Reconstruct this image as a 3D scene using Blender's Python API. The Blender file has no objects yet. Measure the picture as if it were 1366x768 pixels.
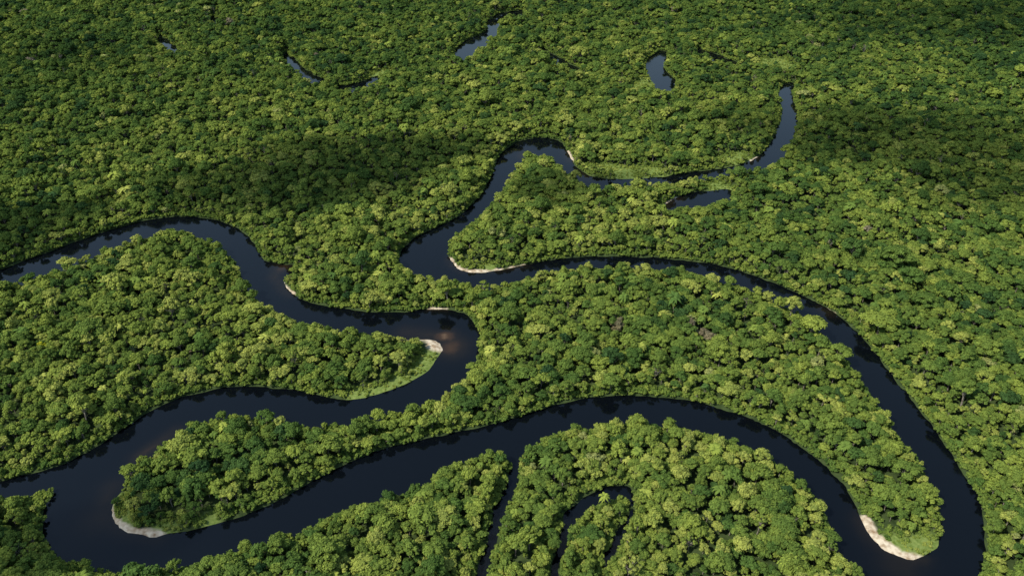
import bpy, math, random
import numpy as np
from mathutils import Vector, noise as mnoise

rng = np.random.default_rng(7)
random.seed(7)
H = 400.0
PITCH = math.radians(34.0)
HFOV = math.radians(65.0)
F = 683.0 / math.tan(HFOV / 2)
cp, sp = math.cos(PITCH), math.sin(PITCH)

def g(u, v):
    """survey trace -> ground metres"""
    a = (u - 683.0) / F
    b = -(v - 384.0) / F
    dy = cp + b * sp
    dz = -sp + b * cp
    t = H / -dz
    return (a * t, dy * t)

def smooth(pts, n=6):
    P = [pts[0]] + list(pts) + [pts[-1]]
    out = []
    for i in range(1, len(P) - 2):
        p0, p1, p2, p3 = [np.array(q, float) for q in P[i - 1:i + 3]]
        for k in range(n):
            t = k / n
            out.append(0.5 * ((2 * p1) + (-p0 + p2) * t + (2 * p0 - 5 * p1 + 4 * p2 - p3) * t * t + (-p0 + 3 * p1 - 3 * p2 + p3) * t ** 3))
    out.append(np.array(pts[-1], float))
    return out

# ------------------------------------------------------------------ river survey
P = [(-330,470),(-180,425),(-80,394),(0,360),(50,342),(100,323),(150,306),(200,293),(250,289),(300,297),(333,316),(350,343),(372,366),(388,388),(405,401),(440,409),(480,415),(530,417),
     (575,412),(610,415),(630,428),(640,450),(638,475),(618,502),(580,527),(525,547),(460,560),(400,560),(360,553),(320,547),(280,553),
     (245,566),(215,587),(185,612),(160,640),(144,665),(146,690),(165,706),(200,714),(240,710),(290,697),(340,681),(380,662),(430,635),
     (490,606),(540,591),(600,578),(660,565),(700,553),(740,540),(790,530),(850,528),(910,533),(960,544),(1010,562),(1060,590),(1100,620),
     (1130,650),(1148,690),(1163,716),(1188,738),(1215,747),(1243,735),(1259,708),(1262,680),(1250,648),(1230,610),(1205,575),(1182,545),
     (1160,512),(1140,482),(1115,455),(1085,427),(1040,397),(990,377),(930,362),(870,354),(800,351),(740,357),(695,367),(660,378),(625,379),(588,371),
     (555,363),(536,350),(534,336),(550,320),(580,304),(612,288),(640,262),(655,235),(665,210),(685,192),(715,184),(745,188),(757,203),
     (768,222),(792,236),(830,239),(880,236),(930,229),(980,221),(1008,211),(1026,193),(1040,165),(1045,145),(1040,122)]
Q = [(-330,505),(-180,452),(-80,420),(0,379),(60,360),(110,342),(160,321),(215,307),(250,306),(285,319),(310,343),(325,373),(345,398),(380,417),(420,432),(470,440),(520,442),
     (555,440),(580,444),(590,458),(586,472),(575,489),(550,508),(510,525),(460,532),(420,526),(380,519),(330,515),(290,518),(240,530),(200,548),
     (160,575),(120,600),(80,620),(30,634),(0,641),(-120,655),(-300,690),
     (-300,720),(-120,675),(0,661),(45,648),(86,640),(84,652),(66,668),(57,690),(64,718),(90,742),(135,754),(200,754),(260,746),(300,731),(345,716),
     (395,702),(430,682),(470,669),(520,656),(560,641),(600,616),(640,602),(665,597),(685,606),(705,588),(740,567),(800,560),(840,556),
     (880,560),(930,566),(975,577),(1020,600),(1060,626),(1090,655),(1108,690),(1122,728),(1145,762),(1180,795),(1230,808),(1280,798),(1305,770),(1313,735),
     (1311,690),(1298,648),(1272,610),(1246,573),(1218,535),(1192,503),(1167,470),(1140,440),(1105,412),(1060,389),(1010,369),(960,354),
     (900,346),(850,343),(800,342),(750,345),(700,353),(650,363),(620,362),(603,350),(597,330),(601,311),(628,292),(653,270),(673,245),
     (690,218),(700,204),(722,200),(740,212),(757,226),(775,240),(800,248),(835,243),(880,241),(930,234),(985,226),(1020,219),(1046,204),(1060,180),
     (1063,150),(1055,122)]
water_polys = [smooth(P) + smooth(Q)[::-1]]

def ribbon(pts, w):
    c = smooth(pts, 5)
    L, R = [], []
    for i, p in enumerate(c):
        d = c[min(i + 1, len(c) - 1)] - c[max(i - 1, 0)]
        d = d / (np.linalg.norm(d) + 1e-6)
        nrm = np.array([-d[1], d[0]])
        ww = w * (0.8 + 0.45 * math.sin(i * 1.9) * math.sin(i * 0.7)) / 2
        L.append(p + nrm * ww); R.append(p - nrm * ww)
    return L + R[::-1]

water_polys += [
    smooth([(884,274),(905,263),(930,256),(955,254),(978,252)]) + smooth([(974,264),(945,270),(925,273),(905,278),(896,282)]),
    smooth([(864,78),(862,90),(872,104),(876,116),(884,126)]) + smooth([(898,124),(901,108),(889,96),(886,84),(890,70),(880,68)]),
    smooth([(606,68),(622,54),(645,44),(654,36),(655,28),(665,19),(697,14)]) + smooth([(698,19),(672,25),(664,36),(661,48),(640,62),(630,70),(616,83)]),
    ribbon([(668,22),(650,30)], 5),
    ribbon([(722,66),(745,80),(772,94)], 7),
    ribbon([(379,72),(392,84),(408,98),(432,110)], 10),
    ribbon([(450,118),(478,114),(506,102)], 7),
    ribbon([(212,50),(222,58),(234,67)], 11),
    ribbon([(282,24),(292,29)], 8),
    ribbon([(930,66),(955,76),(984,86)], 7),
    ribbon([(1040,124),(1046,116),(1060,112)], 6),
    ribbon([(690,606),(683,640),(668,672),(660,705),(648,745),(636,800)], 13),
    ribbon([(842,650),(815,654),(785,664),(762,682),(752,710),(742,745),(736,800)], 12),
    ribbon([(840,650),(843,680),(830,705),(812,735),(800,770)], 9),
    ribbon([(360,352),(376,357),(392,354)], 9),
]
polysW = [[g(*p) for p in pl] for pl in water_polys]

# ------------------------------------------------------------------ raster maps (2 m)
X0, X1, Y0, Y1, R = -1500.0, 1500.0, 120.0, 2100.0, 2.0
nx, ny = int((X1 - X0) / R), int((Y1 - Y0) / R)
xs = X0 + (np.arange(nx) + 0.5) * R
ys = Y0 + (np.arange(ny) + 0.5) * R
W = np.zeros((ny, nx), bool)
for pl in polysW:
    a = np.array(pl); b = np.roll(a, -1, axis=0)
    for j in range(max(0, int((a[:, 1].min() - Y0) / R)), min(ny, int((a[:, 1].max() - Y0) / R) + 1)):
        y = ys[j]
        m = ((a[:, 1] <= y) & (b[:, 1] > y)) | ((b[:, 1] <= y) & (a[:, 1] > y))
        if not m.any(): continue
        xc = np.sort(a[m, 0] + (y - a[m, 1]) / (b[m, 1] - a[m, 1]) * (b[m, 0] - a[m, 0]))
        for k in range(0, len(xc) - 1, 2):
            W[j, max(0, int(math.ceil((xc[k] - X0) / R - .5))):max(0, int(math.ceil((xc[k + 1] - X0) / R - .5)))] = True
XX, YY = np.meshgrid(xs, ys)
# widen the channel under the near-bank tree tops (traced edge is the crown line)
WD = W.copy()
for hh in (2.0, 4.0, 6.0, 8.0, 9.0):
    k = hh / (H - hh)
    ii = ((XX * (1 + k) - X0) / R).astype(int).clip(0, nx - 1)
    jj = ((YY * (1 + k) - Y0) / R).astype(int).clip(0, ny - 1)
    WD |= W[jj, ii]

def box(a, r):
    for ax in (0, 1):
        pad = [(0, 0), (0, 0)]; pad[ax] = (r + 1, r)
        c = np.cumsum(np.pad(a, pad, mode='edge'), axis=ax)
        n = a.shape[ax]
        if ax == 0: a = (c[2 * r + 1:2 * r + 1 + n] - c[:n]) / (2 * r + 1)
        else: a = (c[:, 2 * r + 1:2 * r + 1 + n] - c[:, :n]) / (2 * r + 1)
    return a
B1 = box(box(WD.astype(float), 1), 1)          # sharp bank
B3 = box(box(WD.astype(float), 4), 4)          # ~14 m band

def vnoise(x, y, s, seed):
    """value noise 0..1"""
    r = np.random.default_rng(seed).random((257, 257))
    u = x / s + 1000.3; v = y / s + 1000.7
    iu, iv = np.floor(u).astype(int), np.floor(v).astype(int)
    fu, fv = u - iu, v - iv
    fu = fu * fu * (3 - 2 * fu); fv = fv * fv * (3 - 2 * fv)
    iu %= 256; iv %= 256
    return (r[iv, iu] * (1 - fu) + r[iv, iu + 1] * fu) * (1 - fv) + (r[iv + 1, iu] * (1 - fu) + r[iv + 1, iu + 1] * fu) * fv

def stamp(M, x, y, r, s=1.0):
    i0, i1 = int((x - 2.2 * r - X0) / R), int((x + 2.2 * r - X0) / R) + 1
    j0, j1 = int((y - 2.2 * r - Y0) / R), int((y + 2.2 * r - Y0) / R) + 1
    i0, j0 = max(i0, 0), max(j0, 0)
    sub = M[j0:j1, i0:i1]
    d2 = (XX[j0:j1, i0:i1] - x) ** 2 + (YY[j0:j1, i0:i1] - y) ** 2
    np.maximum(sub, s * np.exp(-d2 / (r * r)), out=sub)

SAND = np.zeros((ny, nx)); SHAL = np.zeros((ny, nx)); LOW = np.zeros((ny, nx)); CLR = np.zeros((ny, nx))
sand_lines = [([(143,664),(146,690),(165,706),(212,715)], 3.2), ([(184,610),(205,595),(234,575)], 3.0), ([(540,444),(560,445),(578,449),(586,460)], 9),
    ([(600,345),(606,354),(620,361),(650,362),(700,355)], 2.2), ([(1153,694),(1165,716),(1190,735)], 3.9), ([(1195,742),(1232,746)], 2.6),
    ([(366,368),(380,386),(390,393)], 3.0), ([(572,412),(598,413)], 1.5), ([(697,208),(703,204)], 4.5),
    ([(756,203),(762,215)], 3.4), ([(768,228),(786,238)], 2.2), ([(1097,412),(1110,419)], 3.0), ([(885,276),(905,265)], 3.4), ([(1000,216),(1012,210)], 2.0),]
for ln, r in sand_lines:
    c = smooth(ln, 8)
    for p in c:
        x, y = g(*p)
        stamp(SAND, x, y, r)
        stamp(SHAL, x, y, min(r, 5) * 1.8, 0.30)
SAND *= .76 + .5 * vnoise(XX, YY, 5, 61)
for u, v, r, s in [(602,462,12,.65),(594,449,8,.85),(135,690,12,.3),(1200,752,12,.25),(785,242,10,.3),(150,650,8,.2),(376,357,9,.5)]:
    x, y = g(u, v); stamp(SHAL, x, y, r, s)
for u, v, r in [(566,456,11),(576,466,10),(552,454,9),(536,450,7)]:
    x, y = g(u, v); stamp(CLR, x, y, r)
low_spots = [(575,485,16),(560,498,14),(535,512,13),(505,523,10),(475,530,8),(1205,735,14),(1235,728,12),(220,705,9),(170,695,9),(280,692,8),
    (858,112,26),(850,120,18),(1030,86,34),(1045,92,28),(800,226,20),(830,232,20),(870,230,18),(650,357,8),(620,352,8),(620,375,6),
    (715,210,14),(100,640,9),(70,645,8),(510,100,18),(450,556,8),(970,213,16),(985,210,14),(420,110,12),(250,572,6),(155,670,8),(960,250,14),(1080,408,8),(930,274,9),(960,268,9)]
for u, v, r in low_spots:
    x, y = g(u, v); stamp(LOW, x, y, r)
for p in smooth([(830,243),(880,240),(930,233),(985,224)], 10):
    x, y = g(*p); stamp(LOW, x, y, 7, .8)
LOW *= .45 + 1.0 * vnoise(XX, YY, 11, 41)

def samp(M, x, y, out=0.0):
    fi = (x - X0) / R - 0.5; fj = (y - Y0) / R - 0.5
    ok = (fi > 0) & (fi < nx - 1.01) & (fj > 0) & (fj < ny - 1.01)
    fi = fi.clip(0, nx - 1.01); fj = fj.clip(0, ny - 1.01)
    i = fi.astype(int); j = fj.astype(int); a = fi - i; b = fj - j
    v = (M[j, i] * (1 - a) + M[j, i + 1] * a) * (1 - b) + (M[j + 1, i] * (1 - a) + M[j + 1, i + 1] * a) * b
    return np.where(ok, v, out)

# ------------------------------------------------------------------ node helpers
def mat(name):
    m = bpy.data.materials.new(name); m.use_nodes = True
    nt = m.node_tree; nt.nodes.clear()
    o = nt.nodes.new('ShaderNodeOutputMaterial')
    return m, nt, o
def N(nt, t, **kw):
    n = nt.nodes.new(t)
    for k, v in kw.items(): setattr(n, k, v)
    return n
def ramp(nt, stops):
    n = nt.nodes.new('ShaderNodeValToRGB'); e = n.color_ramp.elements
    e[0].position, e[0].color = stops[0][0], (*stops[0][1], 1)
    e[1].position, e[1].color = stops[-1][0], (*stops[-1][1], 1)
    for p, c in stops[1:-1]:
        q = e.new(p); q.color = (*c, 1)
    return n
def noise_n(nt, scale, detail=3):
    geo = N(nt, 'ShaderNodeNewGeometry'); n = N(nt, 'ShaderNodeTexNoise')
    n.inputs['Scale'].default_value = scale; n.inputs['Detail'].default_value = detail
    nt.links.new(geo.outputs['Position'], n.inputs['Vector'])
    return n
def mix(nt, a, b, fac, bt='MIX'):
    n = N(nt, 'ShaderNodeMix', data_type='RGBA', blend_type=bt)
    for s, v in (('A', a), ('B', b)):
        sock = [i for i in n.inputs if i.name == s and i.type == 'RGBA'][0]
        if isinstance(v, tuple): sock.default_value = (*v, 1)
        else: nt.links.new(v, sock)
    if isinstance(fac, float): n.inputs[0].default_value = fac
    else: nt.links.new(fac, n.inputs[0])
    return [o for o in n.outputs if o.type == 'RGBA'][0]

# foliage
def foliage(name):
    m, nt, o = mat(name)
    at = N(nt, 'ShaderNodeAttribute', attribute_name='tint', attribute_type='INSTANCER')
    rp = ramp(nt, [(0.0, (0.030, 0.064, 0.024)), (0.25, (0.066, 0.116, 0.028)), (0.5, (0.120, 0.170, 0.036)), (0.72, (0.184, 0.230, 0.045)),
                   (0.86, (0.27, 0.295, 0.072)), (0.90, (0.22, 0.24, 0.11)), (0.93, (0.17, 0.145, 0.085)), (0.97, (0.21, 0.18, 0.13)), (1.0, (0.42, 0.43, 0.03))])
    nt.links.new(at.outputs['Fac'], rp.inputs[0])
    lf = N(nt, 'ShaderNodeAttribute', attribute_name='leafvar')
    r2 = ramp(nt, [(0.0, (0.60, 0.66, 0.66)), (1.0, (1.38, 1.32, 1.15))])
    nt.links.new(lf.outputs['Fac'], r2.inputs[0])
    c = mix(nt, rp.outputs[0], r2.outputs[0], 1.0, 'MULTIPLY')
    d = N(nt, 'ShaderNodeBsdfDiffuse')
    nt.links.new(c, d.inputs[0])
    nt.links.new(d.outputs[0], o.inputs[0])
    return m
MF = foliage('foliage')
MB, nt, o = mat('pale_bark')
b = N(nt, 'ShaderNodeBsdfDiffuse'); nz = noise_n(nt, 0.8); r_ = ramp(nt, [(0.3, (0.12, 0.10, 0.075)), (0.7, (0.32, 0.29, 0.24))])
nt.links.new(nz.outputs['Fac'], r_.inputs[0]); nt.links.new(r_.outputs[0], b.inputs[0]); nt.links.new(b.outputs[0], o.inputs[0])

# ground
MG, nt, o = mat('forest_floor')
n1 = noise_n(nt, 0.15, 6); r1 = ramp(nt, [(0.3, (0.025, 0.04, 0.015)), (0.7, (0.06, 0.085, 0.03))]); nt.links.new(n1.outputs['Fac'], r1.inputs[0])
ng = noise_n(nt, 0.5, 6); rg = ramp(nt, [(0.3, (0.10, 0.15, 0.03)), (0.7, (0.20, 0.25, 0.07))]); nt.links.new(ng.outputs['Fac'], rg.inputs[0])
ns = noise_n(nt, 0.3, 6); rs = ramp(nt, [(0.3, (0.25, 0.17, 0.10)), (0.60, (0.58, 0.50, 0.37))]); nt.links.new(ns.outputs['Fac'], rs.inputs[0])
al = N(nt, 'ShaderNodeAttribute', attribute_name='low'); asn = N(nt, 'ShaderNodeAttribute', attribute_name='sand')
rl = ramp(nt, [(0.2, (0, 0, 0)), (0.5, (1, 1, 1))]); nt.links.new(al.outputs['Fac'], rl.inputs[0])
rss = ramp(nt, [(0.2, (0, 0, 0)), (0.5, (1, 1, 1))]); nt.links.new(asn.outputs['Fac'], rss.inputs[0])
c = mix(nt, r1.outputs[0], rg.outputs[0], rl.outputs[0]); c = mix(nt, c, rs.outputs[0], rss.outputs[0])
b = N(nt, 'ShaderNodeBsdfDiffuse'); nt.links.new(c, b.inputs[0])
bm = N(nt, 'ShaderNodeBump'); bm.inputs['Distance'].default_value = 0.4; nt.links.new(ng.outputs['Fac'], bm.inputs['Height']); nt.links.new(bm.outputs[0], b.inputs['Normal'])
nt.links.new(b.outputs[0], o.inputs[0])

# water
MWt, nt, o = mat('blackwater')
pr = N(nt, 'ShaderNodeBsdfPrincipled'); pr.inputs['Roughness'].default_value = 0.06; pr.inputs['IOR'].default_value = 1.36
ash = N(nt, 'ShaderNodeAttribute', attribute_name='shallow')
nw = noise_n(nt, 0.05, 4)
mm = N(nt, 'ShaderNodeMath', operation='MULTIPLY'); nt.links.new(ash.outputs['Fac'], mm.inputs[0])
ma = N(nt, 'ShaderNodeMath', operation='MULTIPLY_ADD'); nt.links.new(nw.outputs['Fac'], ma.inputs[0]); ma.inputs[1].default_value = 1.2; ma.inputs[2].default_value = 0.4
nt.links.new(ma.outputs[0], mm.inputs[1])
rw = ramp(nt, [(0.0, (0.002, 0.003, 0.0045)), (0.3, (0.010, 0.008, 0.006)), (0.6, (0.042, 0.024, 0.012)), (1.0, (0.20, 0.13, 0.075))]); nt.links.new(mm.outputs[0], rw.inputs[0])
nt.links.new(rw.outputs[0], pr.inputs['Base Color'])
nb = noise_n(nt, 0.012, 3); rb = ramp(nt, [(0.45, (0.02, 0.02, 0.02)), (0.62, (0.12, 0.12, 0.12))]); nt.links.new(nb.outputs['Fac'], rb.inputs[0]); nt.links.new(rb.outputs[0], pr.inputs['Roughness'])
n2 = noise_n(nt, 0.6, 4); bm = N(nt, 'ShaderNodeBump'); bm.inputs['Strength'].default_value = 0.3; bm.inputs['Distance'].default_value = 0.05
nt.links.new(n2.outputs['Fac'], bm.inputs['Height']); nt.links.new(bm.outputs[0], pr.inputs['Normal'])
nt.links.new(pr.outputs[0], o.inputs[0])

# ------------------------------------------------------------------ grids
def grid_mesh(name, gx, gy, z, attrs, material):
    m, n = len(gx), len(gy)
    A, Bm = np.meshgrid(gx, gy)
    co = np.stack([A, Bm, z], -1).reshape(-1, 3)
    idx = np.arange(m * n).reshape(n, m)
    q = np.stack([idx[:-1, :-1], idx[:-1, 1:], idx[1:, 1:], idx[1:, :-1]], -1).reshape(-1, 4)
    me = bpy.data.meshes.new(name)
    me.vertices.add(len(co)); me.vertices.foreach_set('co', co.astype(np.float32).ravel())
    me.loops.add(q.size); me.loops.foreach_set('vertex_index', q.astype(np.int32).ravel())
    me.polygons.add(len(q)); me.polygons.foreach_set('loop_start', np.arange(0, q.size, 4, dtype=np.int32))
    me.polygons.foreach_set('use_smooth', np.ones(len(q), bool))
    me.update(calc_edges=True)
    for k, v in attrs.items():
        a = me.attributes.new(k, 'FLOAT', 'POINT'); a.data.foreach_set('value', v.astype(np.float32).ravel())
    me.materials.append(material)
    ob = bpy.data.objects.new(name, me); bpy.context.collection.objects.link(ob)
    return ob
far = [2300, 3200, 5000, 9000, 16000, 30000]
gx = np.concatenate([[-f for f in far[::-1]], np.arange(-1470, 1471, 3.5), far])
gy = np.concatenate([[-f for f in far[::-1]], [-1500, -800, -300], np.arange(130, 2050, 3.5), far])
A, Bm = np.meshgrid(gx, gy)
b1 = samp(B1, A, Bm)
wob = (vnoise(A, Bm, 9, 3) - .5) * 0.30 + (vnoise(A, Bm, 4.5, 4) - .5) * 0.16
z = np.clip((0.5 - b1 + wob * (b1 > 0.02)) * 3.2, -1.6, 1.0) + 0.3 * vnoise(A, Bm, 40, 5) * (b1 < 0.2)
grid_mesh('ground', gx, gy, z, {'low': samp(LOW, A, Bm), 'sand': samp(SAND, A, Bm)}, MG)
wx = np.arange(-1470, 1471, 5.0); wy = np.arange(130, 2050, 5.0)
A, Bm = np.meshgrid(wx, wy)
grid_mesh('river', wx, wy, np.zeros_like(A), {'shallow': samp(SHAL, A, Bm)}, MWt)

# ------------------------------------------------------------------ tree templates
def ico(sub):
    import bmesh
    bm = bmesh.new(); bmesh.ops.create_icosphere(bm, subdivisions=sub, radius=1)
    v = np.array([x.co[:] for x in bm.verts]); f = [[q.index for q in x.verts] for x in bm.faces]; bm.free()
    return v, f
IV, IF = ico(2)

def tube(V, Fc, Mi, Lv, p0, p1, r0, r1, n=5):
    p0, p1 = np.array(p0, float), np.array(p1, float); d = p1 - p0; d /= np.linalg.norm(d)
    a = np.cross(d, [1, 0, 0.01]); a /= np.linalg.norm(a); b = np.cross(d, a); s = len(V)
    for p, r in ((p0, r0), (p1, r1)):
        for k in range(n):
            t = 2 * math.pi * k / n
            V.append(p + (a * math.cos(t) + b * math.sin(t)) * r)
    for k in range(n):
        Fc.append([s + k, s + (k + 1) % n, s + n + (k + 1) % n, s + n + k]); Mi.append(1); Lv.append(.5)

def finish(name, V, Fc, Mi, Lv, coll):
    me = bpy.data.meshes.new(name); me.from_pydata([tuple(map(float, v)) for v in V], [], Fc); me.update()
    me.materials.append(MF); me.materials.append(MB)
    me.polygons.foreach_set('material_index', np.array(Mi, np.int32))
    a = me.attributes.new('leafvar', 'FLOAT', 'FACE'); a.data.foreach_set('value', np.array(Lv, np.float32))
    ob = bpy.data.objects.new(name, me); coll.objects.link(ob)

def leafquad(V, Fc, Mi, Lv, p, nrm, s, val, r):
    t = np.cross(nrm, r.normal(size=3)); t /= np.linalg.norm(t) + 1e-9; u = np.cross(nrm, t)
    k = len(V); e = r.uniform(.7, 1.2, 4) * s
    V.extend([p + t * e[0], p + u * e[1] * .75, p - t * e[2], p - u * e[3] * .75])
    Fc.append([k, k + 1, k + 2, k + 3]); Mi.append(0); Lv.append(val)

def make_tree(name, coll, h, cr, ch, nlobe, lr, dens, ls, seed, flat=0.8):
    r = np.random.default_rng(seed); V, Fc, Mi, Lv = [], [], [], []
    cz = h - ch * 0.5
    tube(V, Fc, Mi, Lv, (0, 0, -1), (0, 0, h * .4), .04 * h * .7, .025 * h * .7, 6)
    tube(V, Fc, Mi, Lv, (0, 0, h * .4), (0, 0, h - ch * .3), .025 * h * .7, .008 * h, 6)
    for i in range(nlobe):
        ph = i * 2.39996 + r.normal() * .3
        rad = math.sqrt((i + .4) / nlobe) * (1 + r.normal() * .1)
        x, y = math.cos(ph) * rad * (cr - lr * .6), math.sin(ph) * rad * (cr - lr * .6)
        zz = cz + (ch * .5 - lr * .55) * (math.sqrt(max(0, 1 - rad * rad * .85)) * 1.7 - .9) + r.normal() * lr * .3
        if i % 4 == 3: zz -= ch * .28
        L = lr * r.uniform(.65, 1.3)
        c = np.array([x, y, zz])
        tube(V, Fc, Mi, Lv, (0, 0, h * (.3 + .25 * r.random())), c, .012 * h, .003 * h, 3)
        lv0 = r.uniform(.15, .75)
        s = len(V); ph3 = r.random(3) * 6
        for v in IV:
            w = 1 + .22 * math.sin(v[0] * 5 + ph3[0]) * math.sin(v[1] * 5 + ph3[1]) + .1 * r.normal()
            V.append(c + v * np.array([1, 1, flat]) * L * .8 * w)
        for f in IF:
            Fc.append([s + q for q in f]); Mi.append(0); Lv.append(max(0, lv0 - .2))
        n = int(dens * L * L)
        for k in range(n):
            d = r.normal(size=3); d[2] = abs(d[2]) * 1.0 - .35 * (r.random() < .35); d /= np.linalg.norm(d)
            p = c + d * np.array([1, 1, flat]) * L * r.uniform(.78, 1.12)
            nn = d * .8 + r.normal(size=3) * .4 + np.array([0, 0, .25]); nn /= np.linalg.norm(nn)
            leafquad(V, Fc, Mi, Lv, p, nn, ls * r.uniform(.6, 1.3), float(np.clip(lv0 + r.normal() * .17, 0, 1)), r)
    finish(name, V, Fc, Mi, Lv, coll)

def make_palm(name, coll, h, cr, seed):
    r = np.random.default_rng(seed); V, Fc, Mi, Lv = [], [], [], []
    tube(V, Fc, Mi, Lv, (0, 0, -1), (0.2, 0, h * .8), .22, .15, 6)
    for i in range(26):
        a = i * 2.4; el = r.uniform(-.1, 1.1); L = cr * r.uniform(.8, 1.1)
        side = np.array([-math.sin(a), math.cos(a), 0])
        for k in range(6):
            t = k / 5; rr = L * t * math.cos(el) ** .5; zz = h * .8 + L * (math.sin(el) * t - .75 * t * t)
            c = np.array([math.cos(a) * rr + .2, math.sin(a) * rr, zz]); w = .75 * math.sin(math.pi * min(1, t * .9 + .12)) + .05
            V.append(c + side * w - np.array([0, 0, .25 * w])); V.append(c); V.append(c - side * w - np.array([0, 0, .25 * w])); s = len(V) - 3
            if k:
                Fc += [[s - 3, s - 2, s + 1, s], [s - 2, s - 1, s + 2, s + 1]]; Mi += [0, 0]; q = r.uniform(.4, 1); Lv += [q, q]
    finish(name, V, Fc, Mi, Lv, coll)

tc = bpy.data.collections.new('rainforest_tree_kinds')
specs = [(12, 4.8, 6.5, 13, 1.8), (13, 4.2, 7.5, 12, 1.75), (11, 5.2, 5.5, 15, 1.7), (14, 5.8, 6.5, 17, 1.8), (10.5, 3.8, 6.5, 10, 1.65),
         (12.5, 4.5, 6.0, 18, 1.35), (11.5, 5.0, 6.0, 11, 2.1), (13.5, 3.6, 8.5, 12, 1.55), (12, 5.4, 5.0, 20, 1.4), (11, 4.1, 7.0, 14, 1.45)]
for i, s in enumerate(specs):
    make_tree('a_tree_%02d' % i, tc, s[0], s[1], s[2], s[3], s[4], 18, .48, 100 + i)
make_palm('a_tree_%02d_palm' % len(specs), tc, 13, 4.2, 55)
make_tree('a_tree_%02d_sparse' % (len(specs) + 1), tc, 14, 4.6, 6, 16, .9, 30, .3, 77)
NT = len(specs)
sc = bpy.data.collections.new('riverbank_shrub_kinds')
for i, s in enumerate([(3.2, 2.2, 2.6, 7, 1.0), (2.6, 2.6, 2.2, 7, 1.0), (4.2, 2.0, 3.4, 7, .95), (3.4, 2.8, 2.6, 8, 1.05)]):
    make_tree('b_shrub_%02d' % i, sc, *s, 20, .36, 300 + i)

# ------------------------------------------------------------------ scatter
def scatter(name, pts, var, scl, rot, tint, coll):
    me = bpy.data.meshes.new(name); me.vertices.add(len(pts)); me.vertices.foreach_set('co', pts.astype(np.float32).ravel())
    for k, v, t in (('variant', var, 'INT'), ('tint', tint, 'FLOAT')):
        a = me.attributes.new(k, t, 'POINT'); a.data.foreach_set('value', v.astype(np.int32 if t == 'INT' else np.float32))
    for k, v in (('scl', scl), ('rot', rot)):
        a = me.attributes.new(k, 'FLOAT_VECTOR', 'POINT'); a.data.foreach_set('vector', v.astype(np.float32).ravel())
    ob = bpy.data.objects.new(name, me); bpy.context.collection.objects.link(ob)
    ng = bpy.data.node_groups.new(name + '_instancer', 'GeometryNodeTree')
    ng.interface.new_socket('Geometry', in_out='INPUT', socket_type='NodeSocketGeometry')
    ng.interface.new_socket('Geometry', in_out='OUTPUT', socket_type='NodeSocketGeometry')
    gi = ng.nodes.new('NodeGroupInput'); go = ng.nodes.new('NodeGroupOutput')
    ip = ng.nodes.new('GeometryNodeInstanceOnPoints'); ci = ng.nodes.new('GeometryNodeCollectionInfo')
    ci.inputs['Collection'].default_value = coll; ci.inputs['Separate Children'].default_value = True; ci.inputs['Reset Children'].default_value = True
    ip.inputs['Pick Instance'].default_value = True
    def at(n, t):
        q = ng.nodes.new('GeometryNodeInputNamedAttribute'); q.data_type = t; q.inputs['Name'].default_value = n
        return q.outputs['Attribute']
    L = ng.links.new
    L(gi.outputs[0], ip.inputs['Points']); L(ci.outputs[0], ip.inputs['Instance']); L(at('variant', 'INT'), ip.inputs['Instance Index'])
    L(at('scl', 'FLOAT_VECTOR'), ip.inputs['Scale']); L(at('rot', 'FLOAT_VECTOR'), ip.inputs['Rotation'])
    L(ip.outputs[0], go.inputs[0])
    md = ob.modifiers.new('instances', 'NODES'); md.node_group = ng
    return ob

def jgrid(x0, x1, y0, y1, s, j=.38):
    a = np.arange(x0, x1, s); b = np.arange(y0, y1, s * .87)
    A, Bq = np.meshgrid(a, b); A = A + (np.arange(len(b)) % 2)[:, None] * s * .5
    A = A + rng.uniform(-j, j, A.shape) * s; Bq = Bq + rng.uniform(-j, j, Bq.shape) * s
    return A.ravel(), Bq.ravel()

def inview(x, y, m):
    d = y * cp + H * sp
    return np.abs(x) < 0.64 * d + m

x, y = jgrid(-1400, 1400, 200, 1840, 6.6, .43)
k = inview(x, y, 90); x, y = x[k], y[k]
b1 = samp(B1, x, y); b3 = samp(B3, x, y); low = samp(LOW, x, y); sand = samp(SAND, x, y); clr = samp(CLR, x, y)
over = np.where(rng.random(len(x)) < .22, .40, .12)
k = (b1 < over) & (sand < .10) & (clr < .3) & (rng.random(len(x)) > np.clip(low * 1.9 - .35, 0, 1)); x, y, b3, low = x[k], y[k], b3[k], low[k]
x2, y2 = jgrid(-2200, 2200, 1840, 3200, 22); b3 = np.concatenate([b3, x2 * 0]); low = np.concatenate([low, x2 * 0])
x = np.concatenate([x, x2]); y = np.concatenate([y, y2]); farm = np.arange(len(x)) >= len(x) - len(x2)
n = len(x)
hn = vnoise(x, y, 45, 11) * .6 + vnoise(x, y, 130, 12) * .4
s = 0.57 + 0.78 * rng.random(n) ** 2.0 + (hn - .5) * .42
em = rng.random(n) < .05; s[em] *= 1.45
s *= 1 - .25 * np.clip(b3 * 4, 0, 1)
s *= 1 - .45 * np.clip(low * 1.5, 0, 1)
s[farm] *= 3.0
scl = np.stack([s * rng.uniform(.95, 1.28, n), s * rng.uniform(.95, 1.28, n), (s * .85 + .15) * rng.uniform(.80, 1.2, n) * np.where(farm, .4, 1)], 1)
rot = np.stack([rng.normal(0, .06, n), rng.normal(0, .06, n), rng.uniform(0, 6.283, n)], 1)
var = rng.integers(0, NT, n)
q = rng.random(n); var[q < .03] = NT; var[(q > .03) & (q < .05)] = NT + 1
cl = vnoise(x, y, 22, 21); cl2 = vnoise(x, y, 160, 22)
tint = .46 + rng.normal(0, .19, n) + (cl - .5) * .34 + (cl2 - .5) * .26 + low * .25 + np.clip(b3 * 2, 0, .10)
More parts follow.
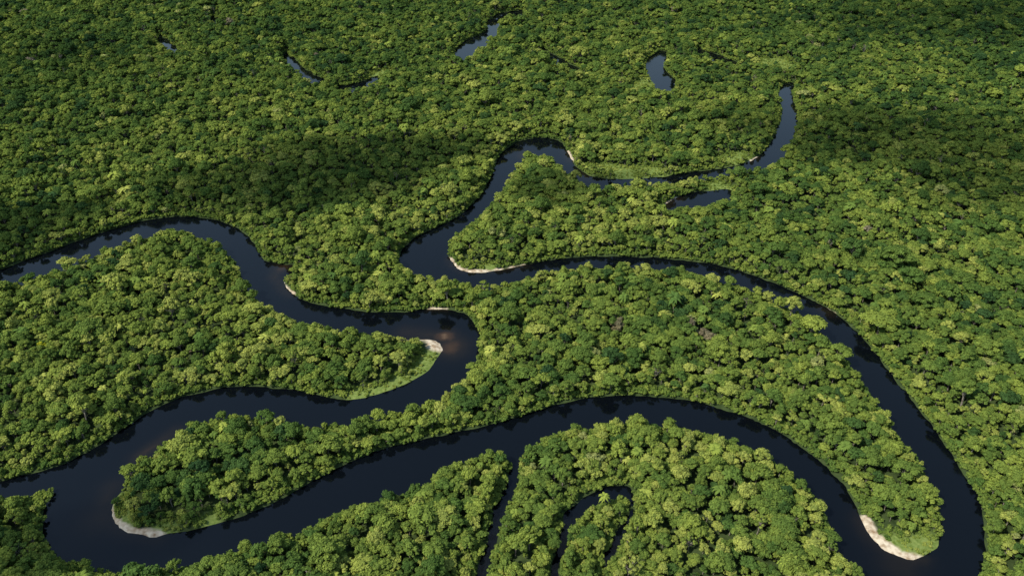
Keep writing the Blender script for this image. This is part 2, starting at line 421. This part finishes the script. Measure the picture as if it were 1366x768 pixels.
tint += np.clip((750 - y) / 700, -1, .6) * .12 - np.clip((x - 300) / 900, 0, 1) * .16
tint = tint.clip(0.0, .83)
q = rng.random(n); tint[q < .004] = .88; tint[(q > .010) & (q < .0103)] = .96
for u, v, r, t in [(926,438,8,.945),(822,440,5,.93),(940,452,5,.94),(67,462,0,1.0),(1042,655,0,.87)]:
    a, bb = g(u, v - 0); bb -= 10; d2 = (x - a) ** 2 + (y - bb) ** 2
    if r: tint[(d2 < r * r) & (rng.random(n) < .7)] = t
    else: tint[np.argmin(d2)] = t
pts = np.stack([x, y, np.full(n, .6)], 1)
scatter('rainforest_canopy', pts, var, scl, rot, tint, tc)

x, y = jgrid(-1400, 1400, 200, 1500, 2.9)
k = inview(x, y, 20); x, y = x[k], y[k]
b1 = samp(B1, x, y); b3 = samp(B3, x, y); low = samp(LOW, x, y); sand = samp(SAND, x, y)
k = (b1 < .30 + .3 * vnoise(x, y, 8, 55)) & (sand < .20) & ((b3 > .08) | (low > .2)) & (rng.random(len(x)) > low * .35)
x, y, b3, low = x[k], y[k], b3[k], low[k]; n = len(x)
s = rng.uniform(.55, 1.25, n) * (1 - .5 * np.clip(low * 1.3 - .1 + samp(CLR, x, y), 0, 1))
scl = np.stack([s, s, s * rng.uniform(.8, 1.3, n)], 1)
rot = np.stack([rng.normal(0, .08, n), rng.normal(0, .08, n), rng.uniform(0, 6.283, n)], 1)
tint = (.50 + rng.normal(0, .09, n) + (vnoise(x, y, 18, 31) - .5) * .3 + low * .22).clip(.1, .85)
scatter('riverbank_shrubs', np.stack([x, y, np.full(n, .35)], 1), rng.integers(0, 4, n), scl, rot, tint, sc)

# ------------------------------------------------------------------ light
S = Vector((-0.80, -0.42, 0)).normalized(); EL = math.radians(50)
sd = Vector((S.x * math.cos(EL), S.y * math.cos(EL), math.sin(EL)))
sun = bpy.data.lights.new('sun', 'SUN'); sun.energy = 5.0; sun.angle = math.radians(.5); sun.color = (1, .95, .84)
so = bpy.data.objects.new('sun', sun); so.rotation_euler = sd.to_track_quat('Z', 'Y').to_euler(); so.location = sd * 3000
bpy.context.collection.objects.link(so)
w = bpy.data.worlds.new('World'); bpy.context.scene.world = w; w.use_nodes = True
nt = w.node_tree; bg = nt.nodes['Background']; sky = nt.nodes.new('ShaderNodeTexSky'); sky.sky_type = 'NISHITA'; sky.sun_disc = False
sky.sun_elevation = EL; sky.sun_rotation = math.atan2(S.x, S.y); sky.altitude = 300; sky.dust_density = 1.0; sky.air_density = 1.6; sky.ozone_density = 1.5
nt.links.new(sky.outputs[0], bg.inputs[0]); bg.inputs[1].default_value = .15

# ------------------------------------------------------------------ clouds (drifting above the drone, throw the broad shadows)
MC, nt, o = mat('cloud_vapour')
vs = N(nt, 'ShaderNodeVolumeScatter'); vs.inputs['Density'].default_value = .018; vs.inputs['Anisotropy'].default_value = .3
nt.links.new(vs.outputs[0], o.inputs['Volume'])
import bmesh
def cloud(u, v, rx, ry, rz, base, seed):
    a, b = g(u, v); t = base / sd.z
    bm = bmesh.new(); bmesh.ops.create_icosphere(bm, subdivisions=5, radius=1)
    for vt in bm.verts:
        p = vt.co.copy(); w = 1 + .5 * mnoise.noise(p * 1.3 + Vector((seed * 7.1, 0, 0))) + .25 * mnoise.noise(p * 3.1 + Vector((0, seed * 3.3, 0))) + .1 * mnoise.noise(p * 7)
        rr = math.hypot(p.x, p.y)
        zf = rz * (1.0 if p.z > 0 else .45) * max(.03, (1 - rr * rr)) ** .5
        vt.co = Vector((p.x * rx * w, p.y * ry * w, p.z * zf * w))
    me = bpy.data.meshes.new('cloud'); bm.to_mesh(me); bm.free(); me.materials.append(MC)
    for pl in me.polygons: pl.use_smooth = True
    ob = bpy.data.objects.new('cloud', me); ob.location = (a + sd.x * t, b + sd.y * t, base); bpy.context.collection.objects.link(ob)
cloud(465, 234, 105, 95, 170, 900, 1)
cloud(335, 258, 110, 62, 110, 900, 2)
cloud(1195, 190, 210, 105, 70, 950, 3)
cloud(1340, 250, 130, 90, 60, 950, 4)
cloud(70, 90, 220, 120, 20, 1000, 5)
cloud(-10, 318, 70, 50, 130, 900, 6)
cloud(1300, 30, 360, 180, 40, 1000, 7)
cloud(-15, 770, 62, 42, 150, 900, 8)
cloud(748, 262, 44, 34, 110, 900, 9)

# ------------------------------------------------------------------ camera
cam = bpy.data.cameras.new('camera'); cam.sensor_width = 36; cam.lens = 18 / math.tan(HFOV / 2); cam.clip_start = 1; cam.clip_end = 80000
co = bpy.data.objects.new('camera', cam); co.location = (0, 0, H); co.rotation_euler = (math.pi / 2 - PITCH, 0, 0)
bpy.context.collection.objects.link(co); bpy.context.scene.camera = co
sn = bpy.context.scene; sn.view_settings.view_transform = 'Standard'; sn.view_settings.look = 'None'; sn.view_settings.exposure = 0
